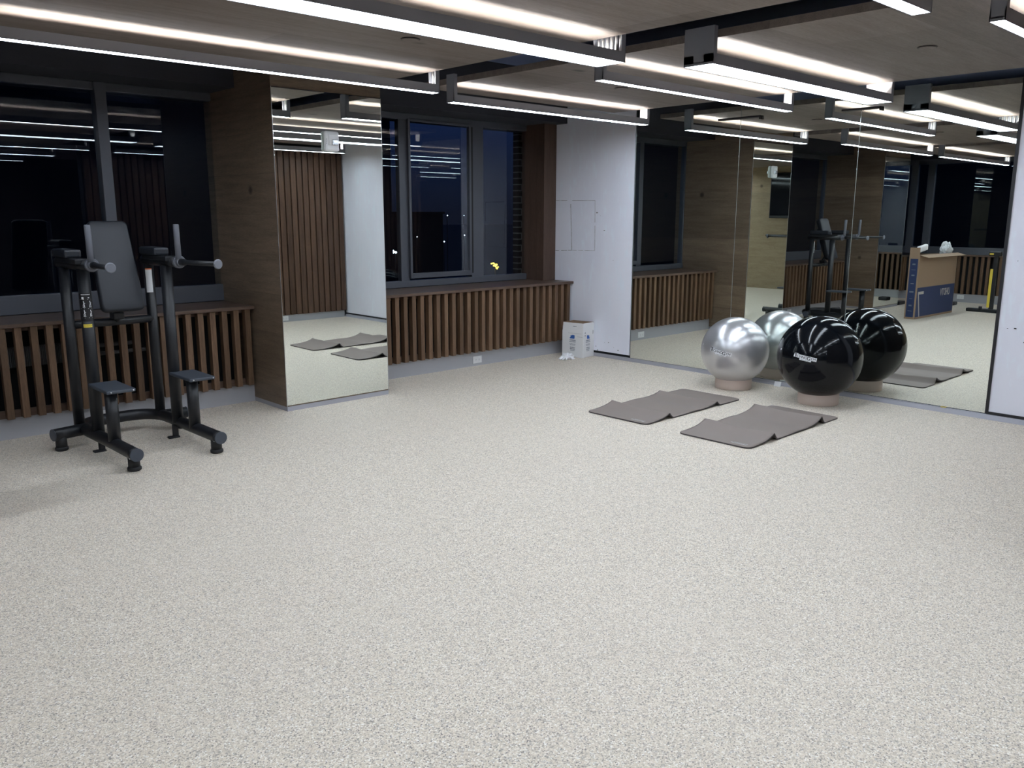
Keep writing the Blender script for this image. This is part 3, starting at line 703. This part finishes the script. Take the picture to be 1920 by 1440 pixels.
ball('exercise_ball', 'ball_black', 6.398, 3.163, 0.382, 0.332, 'glossy black exercise ball with white name plate on a blush ring', PI+0.46-0.34, 0.10, 0.175, -0.13, 'ink_black', 'label_white')

# ---------------------------------------------------------------- exercise mats
def exercise_mat(x0, x1, y0, y1, ridges, amp, lab, name_at):
    e = empty('exercise_mat', lab, 'exercise mat', ((x0+x1)/2, (y0+y1)/2, 0), group='taupe exercise mats on the floor')
    W_, D_ = (x1-x0), (y1-y0); nx, ny = 150, 24; t = 0.009; rc = 0.045
    def zz(x, v):
        z = 0
        for i, rx in enumerate(ridges):
            d = x-rx-(v-0.5)*0.02; a = amp[i]*(0.8+0.4*abs(v-0.5))
            z = max(z, a*(math.exp(d/0.085) if d < 0 else max(0, 1-d/0.055)**1.6))
            if i: 
                m_ = (ridges[0]+rx)/2; z = max(z, 0.006*math.exp(-((x-m_)/0.12)**2))
        return z
    b = MB(); top = []; bot = []
    for i in range(nx+1):
        u = i/nx; x = x0+W_*u; A = []; Bq = []
        dx = min(x-x0, x1-x); ins = rc-math.sqrt(max(0, rc*rc-(rc-dx)**2)) if dx < rc else 0
        for j in range(ny+1):
            v = j/ny; y = y0+ins+(D_-2*ins)*v; z = zz(x, v)
            A.append(b.bm.verts.new((x-(x0+x1)/2, y-(y0+y1)/2, z+t))); Bq.append(b.bm.verts.new((x-(x0+x1)/2, y-(y0+y1)/2, z+0.0005)))
        top.append(A); bot.append(Bq)
    k0 = b.mi('mat'); k1 = b.mi('mat_edge')
    for i in range(nx):
        for j in range(ny):
            f = b.bm.faces.new((top[i][j], top[i+1][j], top[i+1][j+1], top[i][j+1])); f.smooth = True; f.material_index = k0
            f = b.bm.faces.new((bot[i][j+1], bot[i+1][j+1], bot[i+1][j], bot[i][j])); f.smooth = True; f.material_index = k1
        for j in (0, ny):
            f = b.bm.faces.new((top[i][j], bot[i][j], bot[i+1][j], top[i+1][j])); f.material_index = k1
    for i in (0, nx):
        for j in range(ny):
            f = b.bm.faces.new((top[i][j], top[i][j+1], bot[i][j+1], bot[i][j])); f.material_index = k1
    b.build('mat_sheet', 'mat', e)
    # name plate near the outer corner
    lx, ly = name_at[0]-(x0+x1)/2, name_at[1]-(y0+y1)/2; zt = t+0.0022+zz(name_at[0], 0.2)
    b = MB(); b.poly([(lx-0.013, ly-0.06, zt), (lx-0.013, ly+0.06, zt), (lx+0.013, ly+0.06, zt), (lx+0.013, ly-0.06, zt)], [(3, 2, 1, 0)]); pl = b.build('logo_plate', 'ink_grey', e); pl.data.materials[0] = M['print_pale']
    text_obj('lettering', 'TECHNOGYM', 0.0185, 'mat_edge', frame_mat((lx, ly, zt+0.0002), (0, -1, 0), (1, 0, 0)), pl, 0.0, 1.0)
    return e
exercise_mat(4.765, 6.035, 3.635, 4.215, (5.06, 5.69), (0.042, 0.033), 'taupe exercise mat in front of the silver ball, nearer the window', (4.812, 3.745))
exercise_mat(4.745, 6.015, 2.78, 3.345, (5.07, 5.74), (0.050, 0.055), 'taupe exercise mat in front of the black ball, with higher folds', (4.795, 2.885))

# ---------------------------------------------------------------- white carton with crumpled gloves
cx, cyy = 6.688, 6.055
ct = empty('carton', 'open white cardboard carton with blue print beside the white wall', 'box', (cx, cyy, 0), math.radians(8))
w, d, h = 0.105, 0.135, 0.285
b = MB(); tk = 0.004
b.box(-w, w, -d, -d+tk, 0, h); b.box(-w, w, d-tk, d, 0, h); b.box(-w, -w+tk, -d+tk, d-tk, 0, h); b.box(w-tk, w, -d+tk, d-tk, 0, h); b.box(-w, w, -d, d, 0, 0.004); b.build('body', 'carton', ct)
fl = 0.085
for nm, T, ww in (('front', Matrix.Translation((0, -d, h)) @ Matrix.Rotation(math.radians(-3), 4, 'X'), w), ('back', Matrix.Translation((0, d-tk, h)) @ Matrix.Rotation(math.radians(3), 4, 'X'), w)):
    b = MB(); b.box(-ww+0.004, ww-0.004, 0, tk, 0, fl, T=T); b.build('flap', 'carton' if nm == 'front' else 'card', ct)
for T in (Matrix.Translation((-w, 0, h)) @ Matrix.Rotation(math.radians(5), 4, 'Y'), Matrix.Translation((w-tk, 0, h)) @ Matrix.Rotation(math.radians(-3), 4, 'Y')):
    b = MB(); b.box(0, tk, -d+0.004, d-0.004, 0, fl, T=T); b.build('flap', 'carton' if T.translation.x < 0 else 'card', ct)
b = MB(); b.box(-w+0.006, w-0.006, -d+0.006, d-0.006, 0.004, 0.30); b.build('lining', 'card_dark', ct)
def pr_box(nm, m, face, u, z, hw, hh):
    b = MB()
    if face == 'x': b.box(-w-0.0012, -w-0.0004, u-hw, u+hw, z-hh, z+hh)
    else: b.box(u-hw, u+hw, -d-0.0012, -d-0.0004, z-hh, z+hh)
    return b.build(nm, m, ct)
for face, u in (('x', 0.0), ('y', -0.01)):
    T0 = frame_mat((-w-0.001, u, 0), (0, -1, 0), (0, 0, 1)) if face == 'x' else frame_mat((u, -d-0.001, 0), (1, 0, 0), (0, 0, 1))
    b = MB()
    for i, (dx, z, hw, hh) in enumerate(((0, 0.222, 0.027, 0.012), (0.006, 0.206, 0.030, 0.007), (-0.008, 0.233, 0.017, 0.006))):
        if face == 'x': b.box(-w-0.0012, -w-0.0004, u+dx-hw, u+dx+hw, z-hh, z+hh, bev=0.0002)
        else: b.box(u+dx-hw*0.8, u+dx+hw*0.8, -d-0.0012, -d-0.0004, z-hh, z+hh, bev=0.0002)
    b.build('emblem', 'ink_blue', ct)
    b = MB(); rr = random.Random(5)
    for z, n, hh, sp in ((0.183, 7, 0.007, 0.0115), (0.166, 8, 0.006, 0.0105), (0.142, 7, 0.004, 0.011), (0.13, 6, 0.004, 0.0115), (0.105, 6, 0.007, 0.011), (0.088, 6, 0.007, 0.011), (0.072, 5, 0.005, 0.011)):
        for i in range(n):
            uu = u+(i-(n-1)/2)*sp; hw = sp*rr.uniform(0.25, 0.42)
            if face == 'x': b.box(-w-0.0012, -w-0.0004, uu-hw, uu+hw, z-hh*0.8, z+hh*0.8)
            else: b.box(uu-hw*0.8, uu+hw*0.8, -d-0.0012, -d-0.0004, z-hh*0.8, z+hh*0.8)
    b.build('print', 'ink_grey', ct)
b = MB()
for z, sg in ((0.268, 1), (0.236, -1)):
    b.poly([(-0.078, -d-0.001, z-0.006*sg), (-0.058, -d-0.001, z-0.006*sg), (-0.068, -d-0.001, z+0.008*sg)], [(0, 1, 2)])
b.box(0.08, 0.086, -d-0.0012, -d-0.0004, 0.245, 0.285); b.build('handling_arrow', 'ink_black', ct)
b = MB()
for i in range(5): b.box(-w-0.0032, -w-0.0022, -0.012-i*0.009, -0.006-i*0.009, h+0.045, h+0.053, T=Matrix.Identity(4))
b.box(-w-0.0014, -w-0.0004, -d+0.02, 0.06, h-0.028, h-0.0265); b.box(-w-0.0014, -w-0.0004, -d+0.005, -0.06, h-0.062, h-0.060); b.build('print', 'ink_grey', ct)

def crumple(name, m, c, s, seed, lab=None, cat=None, parent=None, sub=4, amp=0.35):
    from mathutils import noise as nz
    b = MB(); r = bmesh.ops.create_icosphere(b.bm, subdivisions=sub, radius=1)
    for v in r['verts']:
        p = v.co.copy(); k = 1+amp*(abs(nz.noise(p*1.7+Vector((seed, 0, 0))))*2-0.5)+amp*0.5*abs(nz.noise(p*4+Vector((0, seed, 0))))
        q = Vector((p.x*s[0]*k, p.y*s[1]*k, max(p.z*s[2]*k, -s[2]*0.55))); v.co = q
    zmin = min(v.co.z for v in b.bm.verts)
    for v in b.bm.verts: v.co.z -= zmin
    o = b.build(name, m, parent); o.location = c
    if lab: tag(o, lab, cat)
    return o
gl = empty('work_glove', 'crumpled white work gloves on the floor against the carton', 'gloves', (6.468, 6.00, 0), 0.5)
crumple('glove_palm', 'paper', (0.0, 0.0, 0), (0.085, 0.065, 0.036), 3.1, parent=gl)
b = MB(); rr = random.Random(11)
for i, (a, ln) in enumerate(((2.5, 0.085), (2.75, 0.095), (3.0, 0.095), (3.3, 0.085), (3.95, 0.07), (-0.3, 0.06), (0.35, 0.055))):
    dx, dy = math.cos(a), math.sin(a); p = Vector((dx*0.045, dy*0.035, 0.018))
    b.path([p, p+Vector((dx*ln*0.4, dy*ln*0.4, 0.008)), p+Vector((dx*ln*0.8, dy*ln*0.8, -0.004)), p+Vector((dx*ln, dy*ln, -0.008))], [0.012, 0.012, 0.010, 0.005], 10)
b.build('glove_finger', 'paper', gl)
b = MB(); b.box(-0.02, 0.025, -0.045, -0.035, 0.036, 0.039, bev=0.001); b.build('glove_mark', 'ink_grey', gl)
# small white card by the silver ball, yellow tape on kerb
b = MB(); b.box(-0.003, 0.003, -0.03, 0.03, 0, 0.045, bev=0.001); o = b.build('paper_scrap', 'paper'); o.location = (6.76, 3.72, 0.0); o.rotation_euler = (0, 0.35, 0.1); tag(o, 'small white paper scrap leaning at the mirror foot between the balls', 'paper')
b = MB(); b.box(XM-0.016, XM-0.006, 2.31, 2.35, 0.0365, 0.040, bev=0.001); tag(b.build('tape_scrap', 'yellow'), 'tiny yellow tape scrap on the grey kerb under the mirror', 'tape')

# ---------------------------------------------------------------- things seen only in the mirrors
# television carton
tvx0, tvx1, ty0, ty1, th = -0.50, 0.90, 4.83, 4.98, 0.93
tb = empty('television_carton', 'tall blue and brown television carton, open on top, seen in the mirror', 'box', ((tvx0+tvx1)/2, (ty0+ty1)/2, 0), math.radians(1.5))
hw, hd = (tvx1-tvx0)/2, (ty1-ty0)/2
b = MB(); t = 0.006
b.box(-hw, hw, -hd, -hd+t, 0, th); b.box(-hw, hw, hd-t, hd, 0, th); b.box(-hw, -hw+t, -hd+t, hd-t, 0, th); b.box(hw-t, hw, -hd+t, hd-t, 0, th); b.box(-hw, hw, -hd, hd, 0, t)
b.build('body', 'card', tb)
b = MB(); b.box(-hw+0.01, hw-0.015, -hd-0.001, -hd-0.0003, 0.03, 0.46); b.box(hw+0.0003, hw+0.001, -hd+0.02, hd-0.02, 0.03, 0.88); b.build('printed_panel', 'box_blue', tb)
b = MB(); b.box(-hw+0.004, hw-0.004, 0, t, 0, 0.13, T=Matrix.Translation((0, -hd, th)) @ Matrix.Rotation(math.radians(105), 4, 'X')); b.build('flap', 'card', tb)
b = MB(); b.box(-t, 0, -hd+0.004, hd-0.004, 0, 0.11, T=Matrix.Translation((hw, 0, th)) @ Matrix.Rotation(math.radians(2), 4, 'Y')); b.build('flap', 'card', tb)
text_obj('lettering', 'UHDTV', 0.15, 'print_pale', frame_mat((-hw+0.36, -hd-0.0015, 0.345), (1, 0, 0), (0, 0, 1)), tb, 0.003, 0.72)
b = MB(); b.box(hw-0.25, hw-0.05, -hd-0.002, -hd-0.0012, 0.36, 0.40); b.poly([(hw-0.085, -hd-0.0015, 0.37), (hw-0.05, -hd-0.0015, 0.37), (hw-0.14, -hd-0.0015, 0.03), (hw-0.17, -hd-0.0015, 0.03)], [(0, 1, 2, 3)]); b.build('number_seven', 'print_pale', tb)
for i, z in enumerate((0.12, 0.20, 0.30, 0.40, 0.52, 0.64, 0.72, 0.80)):
    b = MB(); q = 0.022 if i % 3 else 0.03; b.box(hw+0.0011, hw+0.0016, -q, q, z-0.003-0.008*(i % 2), z+0.003+0.008*(i % 2)); b.build('print', 'print_pale' if i in (4,) else 'ink_grey', tb)
b = MB(); b.box(0.12, 0.40, -0.035, 0.03, th-0.02, th+0.07, bev=0.02, T=Matrix.Rotation(0.12, 4, 'Y')); o = b.build('foam_insert', 'paper'); o.location = ((tvx0+tvx1)/2+0.12, (ty0+ty1)/2, 0.11); tag(o, 'white foam insert poking out of the television carton, seen in the mirror', 'packing foam')
o = crumple('plastic_bag', 'plastic_bag', (-0.27, 4.91, th-0.03), (0.17, 0.06, 0.13), 8.3, 'crumpled white plastic bag rising out of the television carton', 'bag')
# bench with yellow upright
rk = empty('adjustable_bench', 'black machine foot with yellow upright, seen at the mirror edge', 'gym machine', (-0.9, 4.45, 0))
b = MB(); b.box(-0.05, 0.05, -0.33, 0.28, 0.0, 0.055, bev=0.015); b.build('base_bar', 'tower', rk)
b = MB(); b.box(-0.03, 0.03, -0.10, -0.04, 0.05, 0.93, bev=0.008); b.build('post', 'tower', rk)
b = MB(); b.box(0.031, 0.036, -0.052, -0.012, 0.08, 0.68, bev=0.002); b.box(0.0, 0.034, -0.045, -0.018, 0.08, 0.68); b.build('yellow_plate', 'yellow', rk)
b = MB(); b.box(-0.04, 0.04, -0.14, 0.03, 0.88, 0.95, bev=0.012); b.build('head', 'tower', rk)
b = MB(); b.box(0.02, 0.05, -0.04, 0.02, 0.90, 0.925, bev=0.004); b.build('lever', 'yellow', rk)
b = MB(); b.rod((0.04, 0.07, 0.04), (0.04, 0.07, 0.09), 0.025, 18); b.build('wheel', 'rubber', rk)
# floor weights left by the far pillar
for (x, y, ln, lab) in ((-1.10, 5.9, 0.26, 'black rubber machine foot by the far left pillar, seen in the mirror'), (-1.68, 5.24, 0.16, 'black floor box below the corner outlet, seen in the mirror')):
    b = MB(); b.box(-ln/2, ln/2, -0.08, 0.08, 0, 0.06, bev=0.015); o = b.build('rubber_block', 'tower'); o.location = (x, y, 0); tag(o, lab, 'rubber block', 'black blocks on the floor')
# television on pale oak wall with barre below
tv = empty('television', 'black wall television on the pale oak wall, seen in the pillar mirror', 'television', (XW, 3.05, 1.89))
b = MB(); b.box(0.03, 0.075, -0.60, 0.60, -0.45, 0.45, bev=0.006); b.build('casing', 'tower', tv)
b = MB(); b.box(0.0752, 0.0765, -0.585, 0.585, -0.40, 0.435); b.build('screen', 'tv_glass', tv)
b = MB(); b.box(0.0, 0.03, -0.15, 0.15, -0.1, 0.1); b.build('wall_mount', 'tower', tv)
rb = empty('grab_bar', 'short black bar on the pale oak wall under the television, seen in mirrors', 'bar', (XW, 2.75, 1.095))
b = MB(); b.rod((0.09, -0.31, 0), (0.09, 0.31, 0), 0.017, 18); b.rod((0.09, -0.33, 0), (0.09, -0.30, 0), 0.026, 18, bev=0.004); b.build('bar', 'tower', rb)
for y in (-0.2, 0.2):
    b = MB(); b.rod((0.0, y, 0), (0.09, y, 0), 0.012, 14); b.build('standoff', 'tower', rb)

# ---------------------------------------------------------------- outside, at night
bx('ground', 'night_ground', -600, 900, 7.2, 900, -12.2, -12, label='dark ground far below the windows', kind='structure')
b = MB(); b.box(6.75, 7.3, 7.06, 7.15, -12, 5.0); o = b.build('brick_column', 'brick'); tag(o, 'dark brick column with pale mortar outside the right window', 'column')
for (x0, x1, y0, y1, z1, lab) in ((2, 17, 24, 40, 16, 'dark unlit building outside the long window'), (-70, -4, 18, 60, 20, 'wide dark unlit building off to the left outside'), (78, 104, 130, 150, 1.6, 'low dark building on the horizon behind the street lights')):
    e = empty('neighbour_building', lab, 'building', ((x0+x1)/2, (y0+y1)/2, -12))
    hx, hy = (x1-x0)/2, (y1-y0)/2
    b = MB(); b.box(-hx, hx, -hy, hy, 0, z1+12); b.build('facade', 'night_wall', e)
    b = MB(); b.box(-hx-0.3, hx+0.3, -hy-0.3, hy+0.3, z1+12, z1+12.4); b.build('roof_edge', 'night_wall', e)
    
def px_dir(px, py):
    v = fwd*FPX+rgt*(px-960)-upv*(py-720); return v
GR = 'street lights seen through the right window'
for (px, py, dist, r, m, lab) in (
        (736, 472, 90, 0.42, 'lamp_white', 'brightest white street light, low in the left pane beside the pillar mirror'), (742, 473, 91, 0.25, 'lamp_white', 'small white street light touching the brightest one'),
        (748, 441, 95, 0.20, 'lamp_white', 'white street light above the brightest one in the left pane'), (839, 404, 110, 0.15, 'lamp_white', 'faint high street light in the middle of the sliding sash'),
        (870, 404, 112, 0.12, 'lamp_white', 'faint high street light near the right edge of the sliding sash'), (833, 453, 100, 0.16, 'lamp_white', 'street light low in the middle of the sliding sash'),
        (871, 441, 100, 0.15, 'lamp_white', 'street light low near the right edge of the sliding sash'), (782, 444, 100, 0.12, 'lamp_white', 'faint street light low at the left of the sliding sash')):
    v = px_dir(px, py); p = Vector((0, 0, EYE))+v*(dist/v.y)
    e = empty('street_light', lab, 'street light', (p.x, p.y, -12), group=GR)
    b = MB(); b.sphere((0, 0, p.z+12), r*0.6, 16, 10); b.build('glowing_head', m, e)
    b = MB(); b.rod((0, 0.1, 0), (0, 0.1, p.z+12), 0.07, 8); b.build('pole', 'night_wall', e)
v = px_dir(928, 498); p = Vector((0, 0, EYE))+v*(60/v.y)
e = empty('lit_tree', 'small tree lit bright yellow, low in the right pane', 'tree', (p.x, p.y, -12))
b = MB(); rr = random.Random(4)
for i in range(26):
    a = rr.uniform(0, 2*PI); q = rr.uniform(0, 0.42); s = rr.uniform(0.03, 0.10)
    b.sphere((q*math.cos(a), rr.uniform(-0.2, 0.2), p.z+12+q*math.sin(a)*0.9), s, 8, 6)
b.build('foliage', 'lamp_warm', e)
b = MB(); b.rod((0, 0, 0), (0, 0, p.z+12), 0.1, 8); b.build('trunk', 'night_wall', e)
